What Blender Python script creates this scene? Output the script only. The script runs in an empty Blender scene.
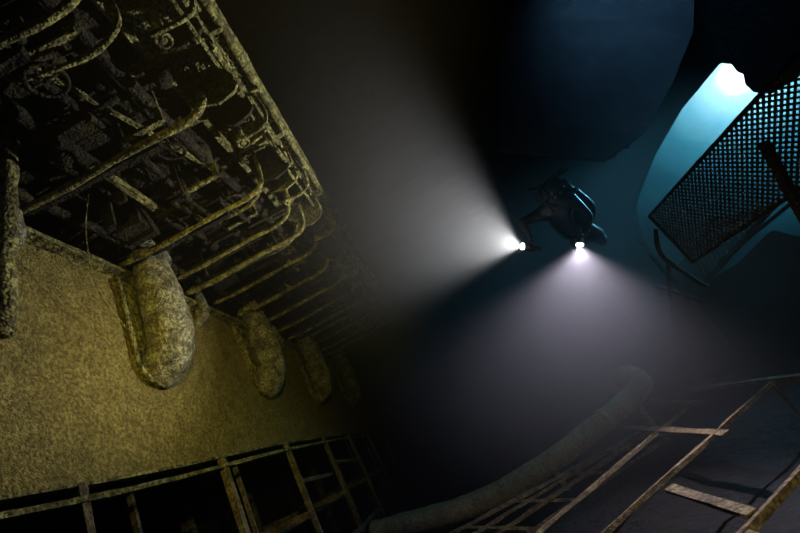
import bpy, bmesh, math, random
from mathutils import Vector, Matrix, noise
random.seed(7)
R = random.Random(11)
# ------------------------------------------------------------------ frame
# world: Y runs along the engine, X across the ship, Z up. Camera at origin.
f1 = Vector((0.150, 0.924, -0.350)).normalized()
u1 = Vector((-0.469, 0.380, 0.797)); u1 = (u1 - u1.dot(f1)*f1).normalized()
s1 = f1.cross(u1).normalized()
CAMR = Vector((s1.x, f1.x, u1.x)); CAMF = Vector((s1.y, f1.y, u1.y)); CAMU = Vector((s1.z, f1.z, u1.z))
FL = -1.6
def ray(px, py):
    return CAMR*((px-400)/400.0) + CAMF + CAMU*((266.5-py)/400.0)
def H(px, py, X=None, Y=None, Z=None, D=None):
    r = ray(px, py)
    if X is not None: return r*(X/r.x)
    if Y is not None: return r*(Y/r.y)
    if Z is not None: return r*(Z/r.z)
    return r*D
V = Vector
# ------------------------------------------------------------------ materials
def mat(name, c1, c2, c3=None, scale=6.0, rough=0.85, bump=0.5, metallic=0.0, spec=0.3, dist=0.03, speck=0.5):
    m = bpy.data.materials.new(name); m.use_nodes = True
    nt = m.node_tree; N = nt.nodes; L = nt.links
    b = N['Principled BSDF']
    tc = N.new('ShaderNodeTexCoord')
    n1 = N.new('ShaderNodeTexNoise'); n1.inputs['Scale'].default_value = scale; n1.inputs['Detail'].default_value = 8; n1.inputs['Roughness'].default_value = .65
    n2 = N.new('ShaderNodeTexNoise'); n2.inputs['Scale'].default_value = scale*5; n2.inputs['Detail'].default_value = 5
    n3 = N.new('ShaderNodeTexVoronoi'); n3.inputs['Scale'].default_value = scale*9
    for n in (n1, n2, n3): L.new(tc.outputs['Object'], n.inputs['Vector'])
    r1 = N.new('ShaderNodeValToRGB')
    r1.color_ramp.elements[0].position = .36; r1.color_ramp.elements[0].color = (*c1, 1)
    r1.color_ramp.elements[1].position = .62; r1.color_ramp.elements[1].color = (*c2, 1)
    L.new(n1.outputs['Fac'], r1.inputs['Fac'])
    r2 = N.new('ShaderNodeValToRGB')
    r2.color_ramp.elements[0].position = .42; r2.color_ramp.elements[0].color = (0, 0, 0, 1)
    r2.color_ramp.elements[1].position = .58; r2.color_ramp.elements[1].color = (1, 1, 1, 1)
    L.new(n2.outputs['Fac'], r2.inputs['Fac'])
    mx = N.new('ShaderNodeMix'); mx.data_type = 'RGBA'
    mu = N.new('ShaderNodeMath'); mu.operation = 'MULTIPLY'; mu.inputs[1].default_value = speck
    L.new(r2.outputs['Color'], mu.inputs[0]); L.new(mu.outputs[0], mx.inputs[0])
    L.new(r1.outputs['Color'], mx.inputs[6]); mx.inputs[7].default_value = (*(c3 or c1), 1)
    L.new(mx.outputs[2], b.inputs['Base Color'])
    ad = N.new('ShaderNodeMath'); ad.operation = 'ADD'
    L.new(n2.outputs['Fac'], ad.inputs[0])
    m2 = N.new('ShaderNodeMath'); m2.operation = 'MULTIPLY'; m2.inputs[1].default_value = .5
    L.new(n3.outputs['Distance'], m2.inputs[0]); L.new(m2.outputs[0], ad.inputs[1])
    bp = N.new('ShaderNodeBump'); bp.inputs['Strength'].default_value = bump; bp.inputs['Distance'].default_value = dist
    L.new(ad.outputs[0], bp.inputs['Height']); L.new(bp.outputs['Normal'], b.inputs['Normal'])
    b.inputs['Roughness'].default_value = rough; b.inputs['Metallic'].default_value = metallic
    b.inputs['Specular IOR Level'].default_value = spec
    return m
M_case = mat('silted_paint', (.24, .19, .045), (.40, .31, .08), (.12, .08, .015), scale=7.0, bump=1, speck=.7, dist=.03)
M_iron = mat('encrusted_iron', (.08, .07, .02), (.48, .43, .13), (.03, .02, .01), scale=6, bump=1, dist=.03, speck=.75)
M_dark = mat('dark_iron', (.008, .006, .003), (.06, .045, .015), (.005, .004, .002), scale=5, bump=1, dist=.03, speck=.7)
M_pipe = mat('crusted_pipe', (.09, .08, .035), (.52, .49, .30), (.05, .035, .02), scale=7, bump=1, dist=.03, speck=.7)
M_bilge = mat('silted_pipe', (.26, .21, .11), (.46, .38, .20), (.14, .10, .05), scale=5, bump=.8, dist=.02)
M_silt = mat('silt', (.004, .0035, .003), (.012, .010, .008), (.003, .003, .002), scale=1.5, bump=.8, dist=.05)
M_rail = mat('rusty_rail', (.10, .075, .03), (.34, .28, .13), (.045, .03, .015), scale=7, bump=.9, dist=.02, speck=.7)
M_deck = mat('rusty_deck_bar', (.06, .042, .018), (.24, .18, .085), (.03, .02, .01), scale=7, bump=.9, dist=.02, speck=.7)
M_hull = mat('hull_plate', (.02, .02, .02), (.06, .06, .055), (.015, .015, .015), scale=1.2, bump=.6, dist=.04)
M_plate = mat('painted_plate', (.10, .10, .10), (.15, .15, .15), (.07, .07, .07), scale=.8, bump=.3, dist=.03)
M_mesh = mat('mesh_steel', (.05, .05, .04), (.16, .16, .12), (.04, .03, .02), scale=6, bump=.4, dist=.01)
M_suit = mat('neoprene', (.012, .013, .015), (.022, .023, .026), (.01, .01, .01), scale=20, bump=.15, dist=.004, rough=.45, spec=.6)
M_tank = mat('tank_paint', (.06, .065, .07), (.09, .10, .105), (.04, .04, .04), scale=8, bump=.1, rough=.35, spec=.6)
M_skin = mat('skin', (.5, .3, .22), (.58, .36, .27), (.45, .26, .2), scale=10, bump=.1, rough=.6)
M_glass = mat('mask_glass', (.02, .03, .035), (.03, .04, .045), scale=2, bump=0, rough=.05, spec=.9)
def emis(name, col, st):
    m = bpy.data.materials.new(name); m.use_nodes = True
    b = m.node_tree.nodes['Principled BSDF']
    b.inputs['Base Color'].default_value = (.8, .8, .8, 1)
    b.inputs['Emission Color'].default_value = (*col, 1); b.inputs['Emission Strength'].default_value = st
    return m
M_lamp = emis('torch_lens_glow', (1, .97, 1), 120)
# ------------------------------------------------------------------ mesh builder
def frame(d):
    d = d.normalized(); a = V((0, 0, 1)) if abs(d.z) < .9 else V((1, 0, 0))
    x = d.cross(a).normalized(); y = x.cross(d).normalized()
    return x, y
def catmull(pts, n):
    pts = [V(p) for p in pts]
    if len(pts) < 3:
        return [pts[0].lerp(pts[-1], i/n) for i in range(n+1)]
    P = [pts[0]*2-pts[1]] + pts + [pts[-1]*2-pts[-2]]
    out = []
    for i in range(1, len(P)-2):
        for k in range(n):
            t = k/n; a, b, c, d = P[i-1], P[i], P[i+1], P[i+2]
            out.append(.5*((2*b)+(c-a)*t+(2*a-5*b+4*c-d)*t*t+(3*b-a-3*c+d)*t**3))
    out.append(pts[-1]); return out
class MB:
    def __init__(s): s.v = []; s.f = []; s.sm = []
    def add(s, vs, fs, sm=False):
        o = len(s.v); s.v += [tuple(v) for v in vs]
        for f in fs: s.f.append(tuple(i+o for i in f)); s.sm.append(sm)
    def tube(s, pts, r, seg=10, n=6, crust=0.0, sub=True, fq=6):
        path = catmull(pts, n) if sub else [V(p) for p in pts]
        m = len(path); vs = []; fs = []
        rr = r if callable(r) else (lambda t: r)
        x, y = frame(path[1]-path[0])
        for i, p in enumerate(path):
            d = (path[min(i+1, m-1)]-path[max(i-1, 0)]).normalized()
            x = (x - x.dot(d)*d).normalized(); y = d.cross(x)
            for k in range(seg):
                a = 2*math.pi*k/seg; dr = x*math.cos(a)+y*math.sin(a)
                q = rr(i/(m-1)); 
                if crust: q += crust*noise.noise((p+dr*q)*fq) + .5*crust*noise.noise((p+dr*q)*fq*3)
                vs.append(p+dr*q)
        for i in range(m-1):
            for k in range(seg):
                k2 = (k+1) % seg
                fs.append((i*seg+k, i*seg+k2, (i+1)*seg+k2, (i+1)*seg+k))
        fs.append(tuple(range(seg-1, -1, -1))); fs.append(tuple(range((m-1)*seg, m*seg)))
        s.add(vs, fs, True)
    def beam(s, a, b, w, h, jit=0.0, up=None, step=.25):
        a = V(a); b = V(b); d = (b-a); L = d.length
        if L < 1e-5: return
        d.normalize()
        u = V(up) if up else (V((0, 0, 1)) if abs(d.z) < .9 else V((1, 0, 0)))
        x = d.cross(u).normalized(); y = x.cross(d).normalized()
        n = max(1, int(L/step)) if jit else 1
        vs = []; fs = []
        for i in range(n+1):
            p = a.lerp(b, i/n)
            for cx, cy in ((-1, -1), (1, -1), (1, 1), (-1, 1)):
                q = p + x*cx*w/2 + y*cy*h/2
                if jit: q += V((R.uniform(-1, 1), R.uniform(-1, 1), R.uniform(-1, 1)))*jit
                vs.append(q)
        for i in range(n):
            for k in range(4):
                k2 = (k+1) % 4; fs.append((i*4+k, i*4+k2, (i+1)*4+k2, (i+1)*4+k))
        fs.append((3, 2, 1, 0)); fs.append(tuple(n*4+k for k in range(4)))
        s.add(vs, fs)
    def prism(s, poly, ext):
        n = len(poly); poly = [V(p) for p in poly]; ext = V(ext)
        s.add(poly+[p+ext for p in poly], [tuple(range(n)), tuple(range(2*n-1, n-1, -1))]+[(i, (i+1) % n, n+(i+1) % n, n+i) for i in range(n)])
    def cyl(s, a, b, r, seg=16, r2=None):
        a = V(a); b = V(b); r2 = r if r2 is None else r2
        s.tube([a, b], lambda t: r+(r2-r)*t, seg=seg, n=1)
    def torus(s, c, ax, Rr, r, seg=20, s2=6):
        x, y = frame(V(ax)); c = V(c); ax = V(ax).normalized(); vs = []; fs = []
        for i in range(seg):
            a = 2*math.pi*i/seg; d = x*math.cos(a)+y*math.sin(a)
            for k in range(s2):
                b = 2*math.pi*k/s2; vs.append(c+d*(Rr+r*math.cos(b))+ax*r*math.sin(b))
        for i in range(seg):
            for k in range(s2):
                fs.append((i*s2+k, ((i+1) % seg)*s2+k, ((i+1) % seg)*s2+(k+1) % s2, i*s2+(k+1) % s2))
        s.add(vs, fs, True)
    def ball(s, c, r, sx=(1, 1, 1), crust=0.0, nu=14, nv=10, rot=None):
        vs = []; fs = []; c = V(c)
        for j in range(nv+1):
            th = math.pi*j/nv
            for i in range(nu):
                ph = 2*math.pi*i/nu
                d = V((math.sin(th)*math.cos(ph)*sx[0], math.sin(th)*math.sin(ph)*sx[1], math.cos(th)*sx[2]))
                if rot: d = rot @ d
                q = r*(1+crust*noise.noise((c+d*r)*5)) if crust else r
                vs.append(c+d*q)
        for j in range(nv):
            for i in range(nu):
                fs.append((j*nu+i, j*nu+(i+1) % nu, (j+1)*nu+(i+1) % nu, (j+1)*nu+i))
        s.add(vs, fs, True)
    def zigmesh(s, o, ax, ay, nx, ny, th):
        """expanded metal: o origin, ax cell vector, ay row vector"""
        o = V(o); ax = V(ax); ay = V(ay); nrm = ax.cross(ay).normalized()*th*.5
        for j in range(ny):
            for i in range(nx):
                for sg in (0, 1):
                    p = o+ax*i+ay*(j+(0 if sg == 0 else 1)); m = o+ax*(i+.5)+ay*(j+.5)
                    q = o+ax*(i+1)+ay*(j+(0 if sg == 0 else 1))
                    for a, b in ((p, m), (m, q)):
                        d = (b-a).normalized(); w = d.cross(nrm.normalized())*th*.6
                        s.add([a-w-nrm, a+w-nrm, a+w+nrm, a-w+nrm, b-w-nrm, b+w-nrm, b+w+nrm, b-w+nrm],
                              [(0, 1, 5, 4), (1, 2, 6, 5), (2, 3, 7, 6), (3, 0, 4, 7)])
    def obj(s, name, m, parent=None, bevel=0):
        me = bpy.data.meshes.new(name); me.from_pydata(s.v, [], s.f); me.update()
        me.polygons.foreach_set('use_smooth', s.sm)
        bm = bmesh.new(); bm.from_mesh(me); bmesh.ops.recalc_face_normals(bm, faces=bm.faces); bm.to_mesh(me); bm.free()
        o = bpy.data.objects.new(name, me); bpy.context.collection.objects.link(o)
        me.materials.append(m)
        if parent: o.parent = parent
        return o
def empty(name, loc=(0, 0, 0)):
    e = bpy.data.objects.new(name, None); bpy.context.collection.objects.link(e); e.location = loc; e.empty_display_size = .2
    return e
# ------------------------------------------------------------------ shell
XP, XS, YA, YF, ZC = -6.0, 7.0, -3.0, 15.0, 6.6
b = MB(); nx, ny = 90, 110; vs = []; fs = []
for j in range(ny+1):
    for i in range(nx+1):
        x = XP-.2+(XS-XP+.4)*i/nx; y = YA-.2+(YF-YA+.4)*j/ny
        z = FL+.10*noise.noise(V((x*.7, y*.7, 0)))+.05*noise.noise(V((x*2.5, y*2.5, 3)))
        vs.append((x, y, z-.05))
for j in range(ny):
    for i in range(nx):
        a = j*(nx+1)+i; fs.append((a, a+1, a+nx+2, a+nx+1))
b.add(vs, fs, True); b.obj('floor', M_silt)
def slab(name, p0, p1, m=M_hull):
    x0, y0, z0 = p0; x1, y1, z1 = p1
    b = MB(); b.add([(x0, y0, z0), (x1, y0, z0), (x1, y1, z0), (x0, y1, z0), (x0, y0, z1), (x1, y0, z1), (x1, y1, z1), (x0, y1, z1)],
        [(0, 3, 2, 1), (4, 5, 6, 7), (0, 1, 5, 4), (1, 2, 6, 5), (2, 3, 7, 6), (3, 0, 4, 7)])
    return b.obj(name, m)
slab('ceiling', (XP-.2, YA-.2, ZC), (XS+.2, YF+.2, ZC+.2))
slab('wall_port', (XP-.2, YA-.2, FL-.3), (XP, YF+.2, ZC))
slab('wall_aft', (XP, YA-.2, FL-.3), (XS, YA, ZC))
slab('wall_forward', (XP, YF, FL-.3), (XS, YF+.2, ZC))
hole = [(716, 66), (725, 61), (735, 62), (741, 70), (747, 72), (749, 82), (757, 90), (775, 92), (800, 76), (835, 50), (860, 240), (800, 240), (770, 232), (740, 262), (702, 285), (670, 272), (640, 240), (634, 205), (652, 158), (678, 112)]
hp = [H(x, y, X=XS) for x, y in hole]
bm = bmesh.new()
outer = [bm.verts.new((XS, YA-.2, FL-.3)), bm.verts.new((XS, YF+.2, FL-.3)), bm.verts.new((XS, YF+.2, ZC)), bm.verts.new((XS, YA-.2, ZC))]
inner = [bm.verts.new(p) for p in hp]
ed = [bm.edges.new((outer[i], outer[(i+1) % 4])) for i in range(4)] + [bm.edges.new((inner[i], inner[(i+1) % len(inner)])) for i in range(len(inner))]
bmesh.ops.triangle_fill(bm, use_beauty=True, use_dissolve=False, edges=ed)
me = bpy.data.meshes.new('wall_starboard'); bm.to_mesh(me); bm.free(); me.materials.append(M_hull)
ws = bpy.data.objects.new('wall_starboard', me); bpy.context.collection.objects.link(ws)
so = ws.modifiers.new('s', 'SOLIDIFY'); so.thickness = .15; so.offset = 0
b = MB()
for y in [x*1.5-2 for x in range(12)]:
    b.beam((XP+.2, y, FL+.1), (XP+.2, y, ZC-.1), .1, .24, .01)
b.obj('trim_1', M_hull)
b = MB()
for y in [x*1.5-2 for x in range(12)]:
    b.beam((XP+.4, y, ZC-.2), (XS-.3, y, ZC-.2), .1, .3, .01)
b.obj('trim_2', M_hull)
# hanging partition plate catching blue light (upper right)
b = MB()
c = [H(500, -40, Y=4.9), H(696, -40, Y=4.9), H(693, 32, Y=4.9), H(672, 84, Y=4.9), H(645, 132, Y=4.9), H(605, 160, Y=4.9), H(500, 150, Y=4.9)]
b.prism(c, (0, .06, 0))
for k in (0.25, .6): b.beam(c[0].lerp(c[1], k)+V((0, .1, 0)), c[5].lerp(c[4], k)+V((0, .1, 0)), .06, .1)
b.obj('bulkhead_plate', M_plate)
# ------------------------------------------------------------------ engine casing wall
XW = -2.4; WB = .90; WT = 2.82
eng = empty('ship_engine', (XW, 5, FL))
def par(o): 
    o.parent = eng; o.matrix_parent_inverse = Matrix.Translation(-V(eng.location)); return o
b = MB(); ny, nz = 150, 26; vs = []; fs = []
y0, y1 = -1.5, 12.8
wb = lambda y: WB-.10*math.exp(-((y-2.6)/2.2)**2)
for j in range(ny+1):
    for i in range(nz+1):
        y = y0+(y1-y0)*j/ny; z = wb(y)+(WT-wb(y))*i/nz
        x = XW+.03*noise.noise(V((y*.8, z*.8, 1)))+.012*noise.noise(V((y*5, z*5, 1)))
        vs.append((x, y, z))
for j in range(ny):
    for i in range(nz):
        a = j*(nz+1)+i; fs.append((a, a+nz+1, a+nz+2, a+1))
b.add(vs, fs, True); par(b.obj('casing_side', M_case))
b = MB()
b.add([(XW-.03, y0, WB), (-4.4, y0, WB), (-4.4, y1, WB), (XW-.03, y1, WB), (XW-.03, y0, WT-.02), (-4.4, y0, WT-.02), (-4.4, y1, WT-.02), (XW-.03, y1, WT-.02)],
      [(0, 1, 2, 3), (4, 7, 6, 5), (0, 4, 5, 1), (2, 6, 7, 3), (1, 5, 6, 2), (0, 3, 7, 4)])
par(b.obj('engine_block', M_dark))
b = MB()
b.beam((XW+.04, y0, WT+.02), (XW+.04, y1, WT+.02), .14, .05, .006)
ys = [y0+(y1-y0)*k/20 for k in range(21)]
for q, r_ in zip(ys, ys[1:]):
    b.beam((XW+.05, q, wb(q)), (XW+.05, r_, wb(r_)), .08, .025, .003)
    b.beam((XW+.10, q, wb(q)-.10), (XW+.10, r_, wb(r_)-.10), .05, .035, .004)
for k in range(90):
    y = y0+.1+k*.158
    b.ball((XW+.02, y, WT-.06), .014, nu=6, nv=4)
par(b.obj('casing_flanges', M_iron))
# foundation frame under the casing
b = MB(); bx = XW+.08
for y in (.9, 2.5, 4.1, 5.7, 7.3, 8.9, 10.6, 12.4):
    b.beam((bx, y, wb(y)), (bx, y+.08, FL), .06, .06, .006)
    b.beam((-3.9, y, WB), (-3.9, y, FL), .12, .12, .008)
    b.beam((bx, y, -.05), (-3.9, y, .1), .06, .08, .008)
    b.beam((bx-.3, y+.75, WB), (bx-.3, y+.8, -.9), .03, .04, .005)
b.beam((bx, 5.7, .35), (bx-.1, 7.3, .3), .04, .05, .006); b.beam((bx, 7.3, .45), (bx, 8.9, .35), .04, .05, .006)
for z in (-.62,):
    b.beam((bx, y0, z), (bx, y1, z), .05, .06, .008)
    b.beam((bx-.6, y0, z+.6), (bx-.6, y1, z+.5), .04, .05, .006)
par(b.obj('foundation_frame', M_rail))
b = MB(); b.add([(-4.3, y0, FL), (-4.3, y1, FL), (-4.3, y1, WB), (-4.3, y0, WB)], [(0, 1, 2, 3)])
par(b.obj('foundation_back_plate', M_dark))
# exhaust elbows
YE = [1.25, 3.60, 5.85, 8.15, 10.6]
b = MB(); bf = MB(); bc = MB()
for y in YE:
    b.tube([(-3.0, y, 3.25), (-2.5, y, 3.38), (-2.2, y, 3.22), (-2.16, y, 2.9)], .13, seg=16, n=6, crust=.02)
    b.tube([(-2.16, y, 3.0), (-2.15, y, 2.7), (-2.15, y, 2.3), (-2.17, y, 2.0), (-2.27, y, 1.82), (-2.42, y, 1.76)],
           lambda t: .16+.05*min(1, t*3)-.02*max(0, t-.7), seg=24, n=8, crust=.02, fq=9)
    b.tube([(-2.16, y, 3.02), (-2.16, y, 2.93)], .21, seg=18, n=1, crust=.015)
    W2 = .28
    pl = [(y-W2, 2.75), (y-W2, 1.85)]+[(y-W2*math.cos(a), 1.85-.26*math.sin(a)) for a in [math.pi*k/10 for k in range(1, 10)]]+[(y+W2, 1.85), (y+W2, 2.75)]
    n = len(pl)
    bf.add([(XW+.05, p[0], p[1]) for p in pl]+[(XW-.02, p[0], p[1]) for p in pl], [tuple(range(n))]+[(i, i+1, n+i+1, n+i) for i in range(n-1)])
    bf.tube([(XW+.06, p[0], p[1]) for p in pl], .02, seg=6, n=2, crust=.01)
    for k in range(0, n, 2):
        bf.ball((XW+.07, y+(pl[k][0]-y)*.9, 1.9+(pl[k][1]-1.9)*.92), .02, nu=6, nv=4)
    bc.cyl((-3.3, y, WT), (-3.3, y, 4.3), .62, 28); bc.cyl((-3.3, y, 3.5), (-3.3, y, 3.62), .72, 28)
    bc.cyl((-3.3, y, 4.3), (-3.3, y, 4.45), .75, 28)
    for k in range(12):
        a = k*math.pi/6
        bc.cyl((-3.3+.67*math.cos(a), y+.67*math.sin(a), 3.4), (-3.3+.67*math.cos(a), y+.67*math.sin(a), 3.75), .035, 6)
    bc.beam((-2.75, y+.8, WT), (-2.75, y+.8, 3.6), .25, .35, .01)
    b.tube([(-2.75, y+.8, 3.5), (-2.5, y+.9, 3.45), (-2.3, y+1.0, 3.1), (-2.24, y+1.0, 2.7), (-2.3, y+1.0, 2.6), (-2.42, y+1, 2.56)], .055, seg=10, n=5, crust=.012)
par(b.obj('exhaust_elbows', M_pipe)); par(bf.obj('elbow_flanges', M_iron)); par(bc.obj('cylinders', M_dark))
# ------------------------------------------------------------------ gallery over the engine
parg = par
GZ = 3.42; g0, g1 = .2, 10.6
b = MB()
xe = lambda y: -.13-.014*y
b.tube([(xe(y), y, GZ+.03*math.sin(y*3)) for y in [g0+i*(g1-g0)/14 for i in range(15)]], .035, seg=10, n=5, crust=.015)
b.tube([(xe(y)+.03, y, GZ+.32+.03*math.sin(y*2)) for y in [g0+i*(g1-g0)/14 for i in range(15)]], .024, seg=8, n=5, crust=.012)
b.beam((xe(g0)-.12, g0, GZ-.02), (xe(g1)-.12, g1, GZ-.02), .04, .12, .008)
b.beam((xe(g0)-.62, g0, GZ), (xe(g1)-.5, g1, GZ), .05, .10, .008)
y = g0
while y < g1:
    b.beam((xe(y)-.0, y, GZ), (xe(y)+.02, y+R.uniform(-.06, .06), GZ+.34), .03, .03, .004)
    b.beam((xe(y), y, GZ-.01), (-1.0, y, GZ-.01), .04, .09, .008)
    y += .62
parg(b.obj('gallery_frame', M_iron))
b = MB(); b.zigmesh((-.75, g0, GZ+.06), (0, .075, 0), (.06, 0, 0), int((g1-g0)/.075), 9, .012)
parg(b.obj('gallery_grating', M_iron))
b = MB()
y = g0
while y < g1:
    L = R.uniform(.5, 1.3)
    z = GZ+.08
    b.beam((-1.8, y, z+R.uniform(-.02, .03)), (-1.8, min(g1, y+L*.98), z), 1.95, .02, .006)
    y += L
y = g0
while y < g1:
    b.beam((-1.0, y, GZ-.01), (-2.75, y, GZ-.01), .05, .09, .008); y += .62
parg(b.obj('deck_plates', M_dark))
b = MB(); b2 = MB(); b3 = MB()
YB = [1.3, 2.25, 3.3, 4.05, 4.35, 5.0, 5.6, 6.3, 6.95, 7.5, 8.0, 8.6, 9.2, 9.8]
for i, y in enumerate(YB):
    xo = -.62+R.uniform(-.12, .15); zz = 2.88+R.uniform(-.05, .05)
    r = R.uniform(.024, .032)
    b.tube([(XW+.1, y+.05, zz+.06), (-1.9, y+.04, zz+.02), (-1.2, y, zz), (xo-.25, y, zz-.01), (xo-.06, y, zz+.06), (xo, y, zz+.24), (xo+.02, y, GZ)], r, seg=10, n=6, crust=.008)
    b3.beam((xo-.5, y+.12, zz+.05), (XW+.1, y+.18, zz+.15), .05, .07, .012)
    if i % 2 == 0:
        b.tube([(-1.5, y+.25, GZ), (-1.45, y+.25, 3.05), (-1.2, y+.27, 2.97), (-.9, y+.3, 3.0), (-.72, y+.3, 3.15), (-.7, y+.3, GZ)], .02, seg=8, n=5, crust=.008)
parg(b.obj('curved_pipes', M_iron)); parg(b3.obj('bracket_arms', M_dark))
# bracket plates (rounded lower edge) with rods between them
b4 = MB()
y = g0+.25; k = 0
while y < g1:
    x0_, x1_ = xe(y)-.12, xe(y)-.50
    dz = (.36, .26, .42)[k % 3]
    poly = [(x0_, y, GZ-.02), (x0_, y, GZ-dz+.06), (x0_-.05, y, GZ-dz), (x0_-.2, y, GZ-dz-.04), (x1_+.03, y, GZ-dz+.03), (x1_, y, GZ-dz+.12), (x1_, y, GZ-.02)]
    (b2 if k % 2 else b4).prism(poly, (0, .025, 0))
    if k % 2 == 0:
        b2.tube([(x0_-.06, y, GZ-dz+.08), (x0_-.06, y+.9, GZ-dz+.08)], .016, seg=8, n=4, crust=.006)
    if k % 3 == 0:
        b2.tube([(x0_+.04, y+.1, GZ), (x0_+.07, y+.1, GZ-.28), (x0_+.02, y+.12, GZ-.42), (x0_-.12, y+.12, GZ-.46), (x0_-.3, y+.12, GZ-.44)], .018, seg=8, n=5, crust=.006)
        b2.cyl((x0_-.25, y+.2, GZ-.1), (x0_-.25, y+.2, GZ-.42), .045, 12, .038)
        b2.torus((x0_-.25, y+.2, GZ-.42), (0, 0, 1), .05, .012)
    y += .36+.06*math.sin(k*2.1); k += 1
y = g0+.2
while y < g1:
    x = xe(y)-R.uniform(.06, .16); l = R.uniform(.15, .4)
    b2.beam((x, y, GZ), (x+R.uniform(-.03, .02), y+R.uniform(-.03, .03), GZ-l), R.uniform(.015, .03), R.uniform(.03, .08), .006, up=(0, 1, 0))
    if R.random() < .35:
        b2.beam((x, y, GZ-l), (x+.01, y+.3, GZ-l+R.uniform(-.03, .03)), .025, .03, .005)
    y += R.uniform(.2, .4)
# second, inner row of drop brackets and junction boxes
y = g0+.5; k = 0
while y < g1:
    b2.beam((-.95, y, GZ), (-.95, y, 3.02), .03, .05, .006); b4.beam((-1.3, y, GZ), (-1.3, y, 3.02), .03, .05, .006)
    b2.beam((-.95, y, 3.03), (-1.3, y, 3.03), .04, .03, .005)
    if k % 2: b4.beam((-1.95, y, 3.12), (-1.95, y+.3, 3.12), .3, .24, .01)
    y += .78; k += 1
parg(b2.obj('hanging_brackets', M_iron)); parg(b4.obj('bracket_plates', M_dark))
b = MB()
for (x, z, r) in ((-.95, 3.22, .05), (-1.35, 3.12, .035), (-1.75, 3.25, .06), (-2.15, 3.05, .04), (-1.1, 3.33, .025)):
    pts = [(x+R.uniform(-.03, .03), g0+i*(g1-g0)/10, z+R.uniform(-.03, .03)) for i in range(11)]
    b.tube(pts, r, seg=10, n=5, crust=.015)
for k in range(60):
    y = R.uniform(.6, 9.5); x = R.uniform(-2.2, -.7); z = R.uniform(2.98, 3.35)
    d = [V((1, .05, 0)), V((0, 0, 1)), V((.1, 1, 0))][k % 3]*R.uniform(.1, .4)
    if R.random() < .6: b.beam(V((x, y, z))-d, V((x, y, z))+d, R.uniform(.02, .05), R.uniform(.03, .12), .008)
    else: b.tube([V((x, y, z))-d, V((x, y, z))+V((0, 0, .03)), V((x, y, z))+d], R.uniform(.015, .035), seg=8, n=4, crust=.01)
for k in range(16):
    y = R.uniform(1, 9); b.ball((R.uniform(-2.1, -.5), y, R.uniform(3.05, 3.35)), R.uniform(.05, .10), crust=.6, nu=10, nv=8)
for k in range(9):
    y = 1.6+k*.95; x = -.85-R.uniform(0, .5); z = 3.0+R.uniform(-.05, .1)
    ax = V((R.uniform(-.3, .3), R.uniform(-.3, .3), 1)).normalized()
    b.torus((x, y, z), ax, .11, .014); b.cyl(V((x, y, z))-ax*.02, V((x, y, z+.35)), .015, 8)
    fx, fy = frame(ax)
    for q in (fx, fy): b.beam(V((x, y, z))-q*.11, V((x, y, z))+q*.11, .012, .012)
parg(b.obj('pipework_and_valves', M_dark))
b = MB()
for y in (5.2, 7.4, 9.2):
    b.beam((-1.1, y-.22, 3.22), (-1.1, y+.22, 3.22), .34, .3, .012)
    for k in range(3):
        b.cyl((-1.1, y-.14+k*.14, 3.07), (-1.1, y-.14+k*.14, 2.93), .04, 10, .03)
parg(b.obj('fuel_pumps', M_iron))
b = MB()
for k in range(12):
    y = R.uniform(-.3, 3.5); x = R.uniform(-3.2, -1.4); z = R.uniform(3.0, 3.4)
    d = V((1, R.uniform(-.2, .2), R.uniform(-.1, .1))).normalized()*R.uniform(.3, .8)
    b.tube([V((x, y, z))-d, V((x, y, z+.05)), V((x, y, z))+d], R.uniform(.015, .03), seg=8, n=4, crust=.012)
parg(b.obj('broken_pipework', M_dark))
b = MB()
b.tube([H(10, 90, X=-2.0), H(10, 150, X=-2.0), H(5, 260, X=-2.0), H(2, 335, X=-2.05)], .055, seg=14, n=8, crust=.02)
parg(b.obj('cooling_water_pipe', M_iron))
b = MB()
b.tube([H(92, 170, X=-1.9), H(86, 230, X=-1.95), H(98, 290, X=-2.1), H(128, 330, X=-2.2)], .005, seg=6, n=8)
parg(b.obj('loose_cable', M_iron))
b = MB(); b.beam(H(92, 165, Z=3.0), H(155, 208, Z=3.0), .05, .04, .008); b.beam(H(20, 60, Z=3.2), H(215, 170, Z=3.2), .03, .04, .006)
parg(b.obj('fallen_bar', M_iron))
# ------------------------------------------------------------------ floor pipe
b = MB()
pp = [H(372, 533, Y=7.2), H(400, 526, Y=7.2), H(480, 502, Y=7.2), H(550, 462, Y=7.2), H(605, 420, Y=7.2), H(632, 396, Y=7.2), H(641, 382, Y=7.25), H(628, 376, Y=7.5), H(612, 385, Y=8.0)]
b.tube(pp, .165, seg=20, n=10, crust=.015)
for i in (4,):
    d = (pp[i+1]-pp[i-1]).normalized()
    b.tube([pp[i]-d*.03, pp[i]+d*.03], .19, seg=20, n=1, crust=.01)
for q in (1, 3, 5):
    b.beam(pp[q], (pp[q].x, pp[q].y, FL-.05), .08, .08, .008)
b.obj('bilge_pipe', M_bilge)
b = MB()
def bz(x0, y0_, x1, y1_, Z, w=.07, h=.07): b.beam(H(x0, y0_, Z=Z), H(x1, y1_, Z=Z), w, h, .006)
for (x0, ya, x1, yb, w_) in ((425, 548, 622, 443, .06), (445, 552, 640, 432, .04), (470, 552, 655, 428, .06), (500, 552, 668, 438, .04)):
    a = H(x0, ya, Y=6.6); c = H(x1, yb, Y=6.6); b.beam(a, c, w_, .04, .008)
for k in (.2, .45, .7, .92):
    a = H(425, 548, Y=6.6).lerp(H(622, 443, Y=6.6), k); c = H(500, 552, Y=6.6).lerp(H(668, 438, Y=6.6), k); b.beam(a, c, .05, .03, .006)
b.obj('floor_stringers', M_rail)
b = MB(); Zf = -1.15
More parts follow.
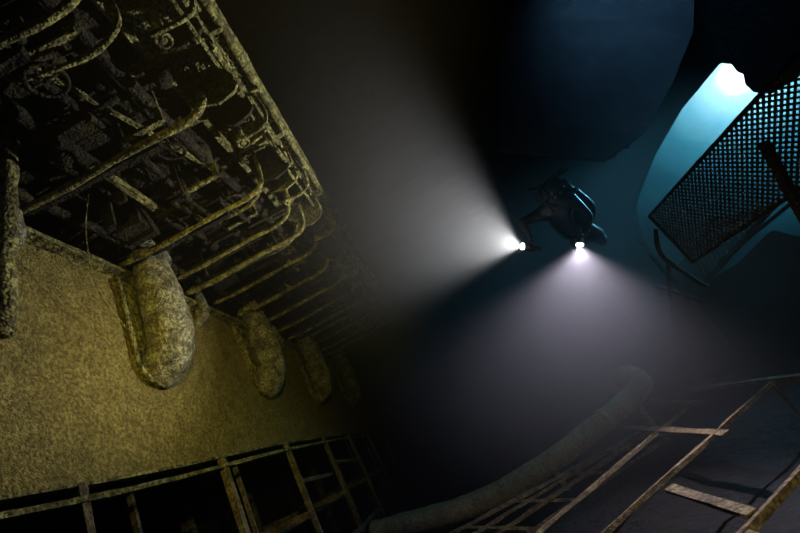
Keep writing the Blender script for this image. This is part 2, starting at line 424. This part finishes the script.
bz(598, 540, 772, 383, Zf, .03, .035); bz(520, 548, 690, 405, Zf, .03, .035); bz(720, 560, 850, 420, Zf, .035, .04)
bz(625, 428, 726, 434, Zf, .09, .03); bz(670, 488, 752, 514, Zf, .08, .02); bz(652, 401, 702, 403, Zf, .07, .03)
bz(690, 390, 860, 370, Zf, .05, .05); bz(740, 533, 880, 590, Zf, .07, .03)
for (x, y) in ((598, 540), (772, 383), (850, 420)):
    p = H(x, y, Z=Zf); b.beam(p, (p.x, p.y, FL-.05), .03, .03, .006)
b.obj('floor_plate_frame', M_deck)
b = MB()
for k in range(40):
    x = R.uniform(-1.2, 6.2); y = R.uniform(7.8, 13)
    b.ball((x, y, FL+.0), R.uniform(.08, .3), sx=(1, 1, .5), crust=.7, nu=12, nv=8)
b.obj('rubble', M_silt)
# ------------------------------------------------------------------ mesh guard rail
b = MB(); XM = 3.0; ya, yb, za, zb = 1.6, 4.5, .19, .86
b.zigmesh((XM, ya, za), (0, .062, 0), (0, 0, .0515), int((yb-ya)/.062), 13, .012)
bf = MB()
bf.beam((XM, ya, za), (XM, yb, za), .03, .03, .003); bf.beam((XM, ya, zb), (XM, yb, zb), .03, .03, .003)
bf.beam((XM, yb, za-.0), (XM, yb, zb), .03, .03, .003)
bf.beam(H(763, 142, X=XM-.04), H(812, 232, X=XM-.04), .06, .05, .004)
bf.tube([(XM-.02, 4.55, zb-.15), (XM-.05, 4.75, .45), (XM, 4.7, .05), (XM, 4.6, -.1)], .025, seg=8, n=5, crust=.008)
bf.beam((XM, 1.7, zb), (XM, 1.7, FL), .05, .05, .004)
gr = empty('mesh_guard_rail', (XM, 3, FL))
for o in (b.obj('expanded_mesh', M_mesh), bf.obj('rail_frame', M_dark)):
    o.parent = gr; o.matrix_parent_inverse = Matrix.Translation(-V(gr.location))
b = MB(); o_ = H(690, 300, X=4.6)
b.zigmesh(o_, (H(775, 205, X=4.3)-o_)/22, (H(655, 300, X=4.5)-o_)/10, 22, 10, .014)
b.beam(o_, H(775, 205, X=4.3), .06, .06, .005); b.beam(H(720, 262, X=4.2), H(800, 196, X=4.2), .10, .03, .005)
b.beam(o_, (o_.x, o_.y, FL), .05, .05, .005)
b.obj('collapsed_mesh_panel', M_mesh)
b = MB()
for (x0, ya_, x1, yb_) in ((655, 285, 700, 300), (650, 255, 690, 300), (668, 262, 676, 345)):
    b.beam(H(x0, ya_, X=3.4), H(x1, yb_, X=3.4), .04, .04, .006)
b.obj('bent_handrail', M_dark)
# ------------------------------------------------------------------ diver
DD = 4.8
dv = empty('scuba_diver')
mx = Matrix((CAMR, CAMF, CAMU)).transposed().to_4x4()
mx.translation = H(550, 216, D=DD)
dv.matrix_world = mx
def skin_obj(name, chain_vs, edges, radii, m, parent, sub=2, root=0):
    me = bpy.data.meshes.new(name); me.from_pydata([tuple(v) for v in chain_vs], edges, [])
    o = bpy.data.objects.new(name, me); bpy.context.collection.objects.link(o)
    s = o.modifiers.new('skin', 'SKIN'); s.use_smooth_shade = True
    if not me.skin_vertices: return o
    for i, sv in enumerate(me.skin_vertices[0].data):
        r = radii[i]; sv.radius = (r, r) if not isinstance(r, tuple) else r
        sv.use_root = (i == root)
    ss = o.modifiers.new('sub', 'SUBSURF'); ss.levels = sub; ss.render_levels = sub
    me.materials.append(m); o.parent = parent
    return o
neck = V((0, -.12, .13)); pel = V((.46, .14, -.20))
t = (pel-neck).normalized(); s_ = V((.65, -.70, .35)); s_ = (s_-s_.dot(t)*t).normalized(); bk = s_.cross(t)
if bk.z < 0: bk = -bk
ch = neck.lerp(pel, .28); wa = neck.lerp(pel, .68)
shL = neck+t*.05-s_*.19; shR = neck+t*.05+s_*.19
hipL = pel+t*.05-s_*.10; hipR = pel+t*.05+s_*.10
T1d = V((-.93, -.30, .10)).normalized(); T2d = V((-.14, -.42, -.88)).normalized()
L1 = V((-.40, -.24, -.38)); L2 = V((.14, -.48, -.37))
h1 = L1-T1d*.15; h2 = L2-T2d*.15
n1 = (V((-.2, .05, -.10))-h1); n1 = (n1-n1.dot(T1d)*T1d).normalized()
n2 = (V((.36, -.15, -.05))-h2); n2 = (n2-n2.dot(T2d)*T2d).normalized()
wr1 = h1+n1*.11; wr2 = h2+n2*.11
def elbow(sh, wr, pole, a=.29, c=.27):
    d = wr-sh; L = min(d.length, a+c-.01); k = (a*a-c*c+L*L)/(2*L); hh = math.sqrt(max(0, a*a-k*k)); d.normalize()
    p = (pole-pole.dot(d)*d).normalized(); return sh+d*k+p*hh
e1_ = elbow(shL, wr1, V((-1, .3, .3))); e2_ = elbow(shR, wr2, V((1, .2, .2)))
kn1 = hipL+V((.18, .38, -.14)); an1 = kn1+V((.10, .36, .20)); kn2 = hipR+V((.28, .33, -.08)); an2 = kn2+V((.16, .36, .12))
hd = V((-.03, -.24, .28))
vs = [pel, wa, ch, neck+t*.03, neck.lerp(hd, .45), shL, e1_, wr1, shR, e2_, wr2, hipL, kn1, an1, hipR, kn2, an2, hipL.lerp(kn1, .5), hipR.lerp(kn2, .5), kn1.lerp(an1, .35), kn2.lerp(an2, .35), shL.lerp(e1_, .5), shR.lerp(e2_, .5), e1_.lerp(wr1, .3), e2_.lerp(wr2, .3)]
ed = [(0, 1), (1, 2), (2, 3), (3, 4), (3, 5), (5, 21), (21, 6), (6, 23), (23, 7), (3, 8), (8, 22), (22, 9), (9, 24), (24, 10), (0, 11), (11, 17), (17, 12), (12, 19), (19, 13), (0, 14), (14, 18), (18, 15), (15, 20), (20, 16)]
rd = [.15, .14, .17, .12, .07, .085, .055, .035, .085, .055, .035, .11, .07, .045, .11, .07, .045, .095, .095, .07, .07, .068, .068, .055, .055]
skin_obj('body', vs, ed, rd, M_suit, dv)
def hand(name, hc, ax, nn, sgn, wr):
    sd = ax.cross(nn).normalized()*sgn
    pm = hc+nn*.045
    skin_obj(name+'_palm', [wr, hc+nn*.07, pm+ax*.02+sd*.0, pm-ax*.02], [(0, 1), (1, 2), (1, 3)], [.032, .035, .026, .026], M_suit, dv)
    for k, (off, ln) in enumerate(((.036, 1.0), (.013, 1.1), (-.011, 1.03), (-.034, .82))):
        pts = []; rr = []
        for q in range(5):
            a = (.15+q*.62*ln)
            pts.append(hc+ax*off+(nn*math.cos(a)+sd*math.sin(a))*(.040)); rr.append(.0105-.0008*q)
        skin_obj(name+'_finger_%d' % (k+1), pts, [(i, i+1) for i in range(4)], rr, M_suit, dv, 1)
    pts = [hc+nn*.05+ax*.01]+[hc+ax*(.03+.008*q)+(nn*math.cos(a)-sd*math.sin(a))*.040 for q, a in enumerate((.5, 1.1, 1.7, 2.2))]
    skin_obj(name+'_thumb', pts, [(i, i+1) for i in range(4)], [.016, .014, .012, .011, .010], M_suit, dv, 1)
hand('right_hand', h1, T1d, n1, 1, wr1); hand('left_hand', h2, T2d, n2, -1, wr2)
fd = V((-.25, -.93, -.20)).normalized()
ru = V((0.0, 0, 1)); rr_ = fd.cross(ru).normalized(); ru = rr_.cross(fd).normalized()
RH = Matrix((rr_, -fd, ru)).transposed()
def Lh(x, y, z): return hd+rr_*x-fd*y+ru*z
b = MB(); b.ball(hd, 1, sx=(.085, .108, .125), rot=RH, nu=24, nv=18)
b.tube([Lh(0, .03, -.05), Lh(0, .05, -.12), neck+bk*.02], lambda q: .062+.02*q, seg=14, n=4)
b.obj('hood', M_suit, dv)
b = MB()
b.ball(Lh(0, -.045, -.02), 1, sx=(.066, .062, .088), rot=RH, nu=20, nv=14)
b.ball(Lh(0, -.118, -.025), .017, sx=(1, 1.1, 1.3))
b.ball(Lh(0, -.10, -.062), .022, sx=(1.3, .6, .45)); b.ball(Lh(0, -.085, -.095), .03, sx=(1.1, .9, .8))
b.obj('face', M_skin, dv)
b = MB()
for sx in (-1, 1): b.ball(Lh(sx*.032, -.104, .012), .013)
b.obj('eyes', emis('eye_white', (0, 0, 0), 0), dv)
b = MB()
pts = [Lh(.075*math.cos(a), -.112+.03*abs(math.cos(a))**2, .012+.042*math.sin(a)) for a in [2*math.pi*k/16 for k in range(17)]]
b.tube(pts, .011, seg=8, n=2)
b.tube([Lh(-.075, -.085, .012), Lh(-.092, 0, .02), Lh(-.06, .09, .03), Lh(.0, .112, .03), Lh(.06, .09, .03), Lh(.092, 0, .02), Lh(.075, -.085, .012)], .009, seg=6, n=5)
b.ball(Lh(0, -.125, -.018), .022, sx=(1, 1, 1.2))
b.obj('mask_frame', M_suit, dv)
b = MB(); b.ball(Lh(0, -.105, .014), 1, sx=(.068, .022, .036), rot=RH); b.obj('mask_glass', M_glass, dv)
b = MB()
b.cyl(Lh(0, -.10, -.07), Lh(0, -.165, -.075), .038, 18, .033); b.beam(Lh(-.05, -.12, -.1), Lh(.05, -.12, -.1), .03, .022)
b.obj('regulator', M_suit, dv, )
b = MB()
for sx in (-.10, .10):
    a = neck+t*.0+bk*.24+s_*sx; c = a+t*.56
    b.tube([a-t*.05, a-t*.035, a, a+t*.03, c-t*.03, c, c+t*.03], lambda q: (.03 if q < .05 else .055+.035*min(1, (q-.05)*6)) if q < .9 else .09-(q-.9)*.25, seg=20, n=4)
    b.cyl(a-t*.05, a-t*.13, .022, 12); b.ball(a-t*.13, .035)
    b.tube([a-t*.13, a-t*.14+s_*(.06 if sx > 0 else -.06)], .02, seg=8, n=2)
b.tube([neck-t*.12+bk*.24-s_*.1, neck-t*.12+bk*.24+s_*.1], .014, seg=8, n=2)
b.obj('twin_tanks', M_tank, dv)
b = MB()
for q in (.15, .42):
    c = neck+t*q+bk*.24
    for sx in (-.1, .1): b.torus(c+s_*sx, t, .094, .008)
b.tube([shL+bk*.09, shL+t*.02-bk*.02+V((0, -.09, 0)), ch-s_*.12-bk*.17, wa-s_*.12-bk*.12], .018, seg=8, n=5)
b.tube([shR+bk*.09, shR+t*.02-bk*.02+V((0, -.09, 0)), ch+s_*.12-bk*.17, wa+s_*.12-bk*.12], .018, seg=8, n=5)
b.tube([neck+bk*.16-s_*.2+t*.08, wa+bk*.14-s_*.22, pel+bk*.13, wa+bk*.14+s_*.22, neck+bk*.16+s_*.2+t*.08], .055, seg=12, n=8)
b.torus(wa+t*.06, t, .155, .02, 28)
b.obj('harness_and_wing', M_suit, dv)
b = MB()
top = neck-t*.13+bk*.24
b.tube([top-s_*.1, top-s_*.28+V((0, -.05, .05)), Lh(-.2, -.08, -.02), Lh(-.09, -.16, -.08), Lh(0, -.14, -.08)], .011, seg=8, n=8)
b.tube([top+s_*.1, top+s_*.27+V((0, 0, .04)), Lh(.22, .0, -.1), ch+s_*.2-bk*.1, wa+s_*.17-bk*.1], .011, seg=8, n=8)
b.tube([top+s_*.1, top+s_*.2+V((0, 0, .08)), Lh(.15, .0, .02), Lh(.13, -.1, -.12), neck-bk*.15], .010, seg=8, n=8)
b.tube([h2+n2*.02-T2d*.06, h2+V((.1, .05, 0)), wa+s_*.15-bk*.1], .008, seg=6, n=8)
b.obj('hoses', M_suit, dv)
b = MB()
for an, kn, dy in ((an1, kn1, 0), (an2, kn2, .05)):
    d = ((an-kn).normalized()+V((.05, .6, -.1))).normalized(); sd = s_-s_.dot(d)*d; sd.normalize(); nn = d.cross(sd)
    b.tube([an-d*.06, an+d*.08, an+d*.24], lambda q: .055-.01*q, seg=10, n=3)
    prof = [(.12, .06), (.3, .085), (.5, .10), (.66, .11), (.7, .09)]
    vv = []; 
    for (l, w) in prof:
        bend = nn*(-.12*(l-.12)**2)
        for sx in (-1, 1):
            vv.append(an+d*l+sd*w*sx+bend+nn*.012*(1-l)); vv.append(an+d*l+sd*w*sx+bend-nn*.012*(1-l))
    ff = []
    for i in range(len(prof)-1):
        o = i*4; ff += [(o, o+2, o+6, o+4), (o+1, o+5, o+7, o+3), (o, o+4, o+5, o+1), (o+2, o+3, o+7, o+6)]
    ff += [(0, 1, 3, 2), (16, 18, 19, 17)]
    b.add(vv, ff)
    for sx in (-1, 1): b.tube([an+d*l+sd*w*sx-nn*.12*(l-.12)**2 for (l, w) in prof[:4]], .014, seg=6, n=3)
b.obj('fins', M_suit, dv)
def torch(nm, hc, ax, lens):
    b = MB(); b.cyl(hc-ax*.09, hc+ax*.07, .024, 16); b.tube([hc+ax*.06, hc+ax*.09, lens-ax*.005, lens], lambda q: .024+.022*min(1, q*2.5), seg=20, n=3)
    for k in range(4): b.torus(hc+ax*(.085+.012*k), ax, .04, .004)
    b.obj(nm+'_body', M_tank, dv)
    b = MB(); b.cyl(lens, lens+ax*.004, .036, 20); b.obj(nm+'_lens', M_lamp, dv)
torch('right_torch', h1, T1d, L1); torch('left_torch', h2, T2d, L2)
# ------------------------------------------------------------------ lights
def spot(name, loc, direction, energy, color, size, blend, rad=.03):
    l = bpy.data.lights.new(name, 'SPOT'); l.energy = energy; l.color = color; l.spot_size = math.radians(size); l.spot_blend = blend; l.shadow_soft_size = rad
    o = bpy.data.objects.new(name, l); bpy.context.collection.objects.link(o)
    o.location = loc; o.rotation_euler = V(direction).to_track_quat('-Z', 'Y').to_euler()
    return o
R3 = mx.to_3x3()
spot('torch_beam', mx @ (L1+T1d*.03), R3 @ (T1d+V((0, 0, .10))), 1350, (1, .96, .94), 88, .65)
spot('torch_beam.001', mx @ (L2+T2d*.03), R3 @ T2d, 950, (.96, .83, 1), 108, .6)
# second diver's warm video lights, behind and right of the viewpoint
p = V((1.2, -1.2, 1.2)); spot('video_light', p, V((-2.5, 6.2, 1.9))-p, 3900, (1, .77, .15), 40, 1, .08)
p = V((1.6, -1.0, .2)); spot('video_light.001', p, V((1.2, 6.6, -1.4))-p, 750, (1, .80, .42), 40, 1, .08)
p = H(752, 55, X=9.0); spot('daylight_beam', p, H(650, 215, X=3.8)-p, 8500, (.20, .72, 1), 52, 1, .3)
p = V((5.8, 2.6, 5.4)); spot('blue_plate_fill', p, H(650, 25, Y=5)-p, 1000, (.16, .42, .75), 80, 1, .3)  # unseen blue fill added inside the hull to light the upper plate
# ------------------------------------------------------------------ water (clear, with a silt cloud added around the diver to show the beams)
b = MB(); x0, y0_, z0, x1, y1_, z1 = XP-.1, YA-.1, FL-.25, XS+2.6, YF+.1, ZC+.1
b.add([(x0, y0_, z0), (x1, y0_, z0), (x1, y1_, z0), (x0, y1_, z0), (x0, y0_, z1), (x1, y0_, z1), (x1, y1_, z1), (x0, y1_, z1)],
      [(0, 3, 2, 1), (4, 5, 6, 7), (0, 1, 5, 4), (1, 2, 6, 5), (2, 3, 7, 6), (3, 0, 4, 7)])
mw = bpy.data.materials.new('sea_water'); mw.use_nodes = True; nt = mw.node_tree; nt.nodes.remove(nt.nodes['Principled BSDF'])
sc = nt.nodes.new('ShaderNodeVolumeScatter'); sc.inputs['Color'].default_value = (.96, .96, .98, 1); sc.inputs['Anisotropy'].default_value = 0
tc = nt.nodes.new('ShaderNodeTexCoord'); mp = nt.nodes.new('ShaderNodeVectorMath'); mp.operation = 'SUBTRACT'; mp.inputs[1].default_value = (2.2, 6.2, 2.2)
dv_ = nt.nodes.new('ShaderNodeVectorMath'); dv_.operation = 'DIVIDE'; dv_.inputs[1].default_value = (3.9, 5.8, 4.6)
ln = nt.nodes.new('ShaderNodeVectorMath'); ln.operation = 'LENGTH'
mr = nt.nodes.new('ShaderNodeMapRange'); mr.interpolation_type = 'SMOOTHSTEP'
mr.inputs['From Min'].default_value = .30; mr.inputs['From Max'].default_value = 1.0; mr.inputs['To Min'].default_value = .048; mr.inputs['To Max'].default_value = .0015
nt.links.new(tc.outputs['Object'], mp.inputs[0]); nt.links.new(mp.outputs[0], dv_.inputs[0]); nt.links.new(dv_.outputs[0], ln.inputs[0])
nt.links.new(ln.outputs['Value'], mr.inputs['Value']); nt.links.new(mr.outputs['Result'], sc.inputs['Density'])
ab = nt.nodes.new('ShaderNodeVolumeAbsorption'); ab.inputs['Density'].default_value = .16; ab.inputs['Color'].default_value = (.04, .09, .13, 1)
ad = nt.nodes.new('ShaderNodeAddShader'); nt.links.new(sc.outputs[0], ad.inputs[0]); nt.links.new(ab.outputs[0], ad.inputs[1])
nt.links.new(ad.outputs[0], nt.nodes['Material Output'].inputs['Volume'])
b.obj('sea_water', mw)
# ------------------------------------------------------------------ world: sunlit sea outside
w = bpy.data.worlds.new('sea'); bpy.context.scene.world = w; w.use_nodes = True; nt = w.node_tree; N = nt.nodes; L = nt.links
bg = N['Background']; tc = N.new('ShaderNodeTexCoord'); nm = N.new('ShaderNodeVectorMath'); nm.operation = 'DOT_PRODUCT'
L.new(tc.outputs['Generated'], nm.inputs[0]); nm.inputs[1].default_value = ray(738, 76).normalized()
ac = N.new('ShaderNodeMath'); ac.operation = 'ARCCOSINE'; L.new(nm.outputs['Value'], ac.inputs[0])
cr = N.new('ShaderNodeValToRGB'); L.new(ac.outputs[0], cr.inputs['Fac'])
E = cr.color_ramp.elements
E[0].position = .014; E[0].color = (1, 1, 1, 1); E[1].position = .5; E[1].color = (0, .001, .002, 1)
for p_, c_ in ((.035, (.34, .64, .72, 1)), (.08, (.10, .31, .39, 1)), (.13, (.022, .13, .175, 1)), (.20, (.004, .04, .056, 1)), (.30, (.0006, .007, .010, 1))):
    e = E.new(p_); e.color = c_
L.new(cr.outputs['Color'], bg.inputs['Color']); bg.inputs['Strength'].default_value = 16
# ------------------------------------------------------------------ camera
cd = bpy.data.cameras.new('camera'); cd.sensor_width = 36; cd.lens = 18; cd.clip_start = .02
co = bpy.data.objects.new('camera', cd); bpy.context.collection.objects.link(co)
cm = Matrix((CAMR, CAMU, -CAMF)).transposed().to_4x4(); co.matrix_world = cm
bpy.context.scene.camera = co
bpy.context.scene.view_settings.view_transform = 'Standard'
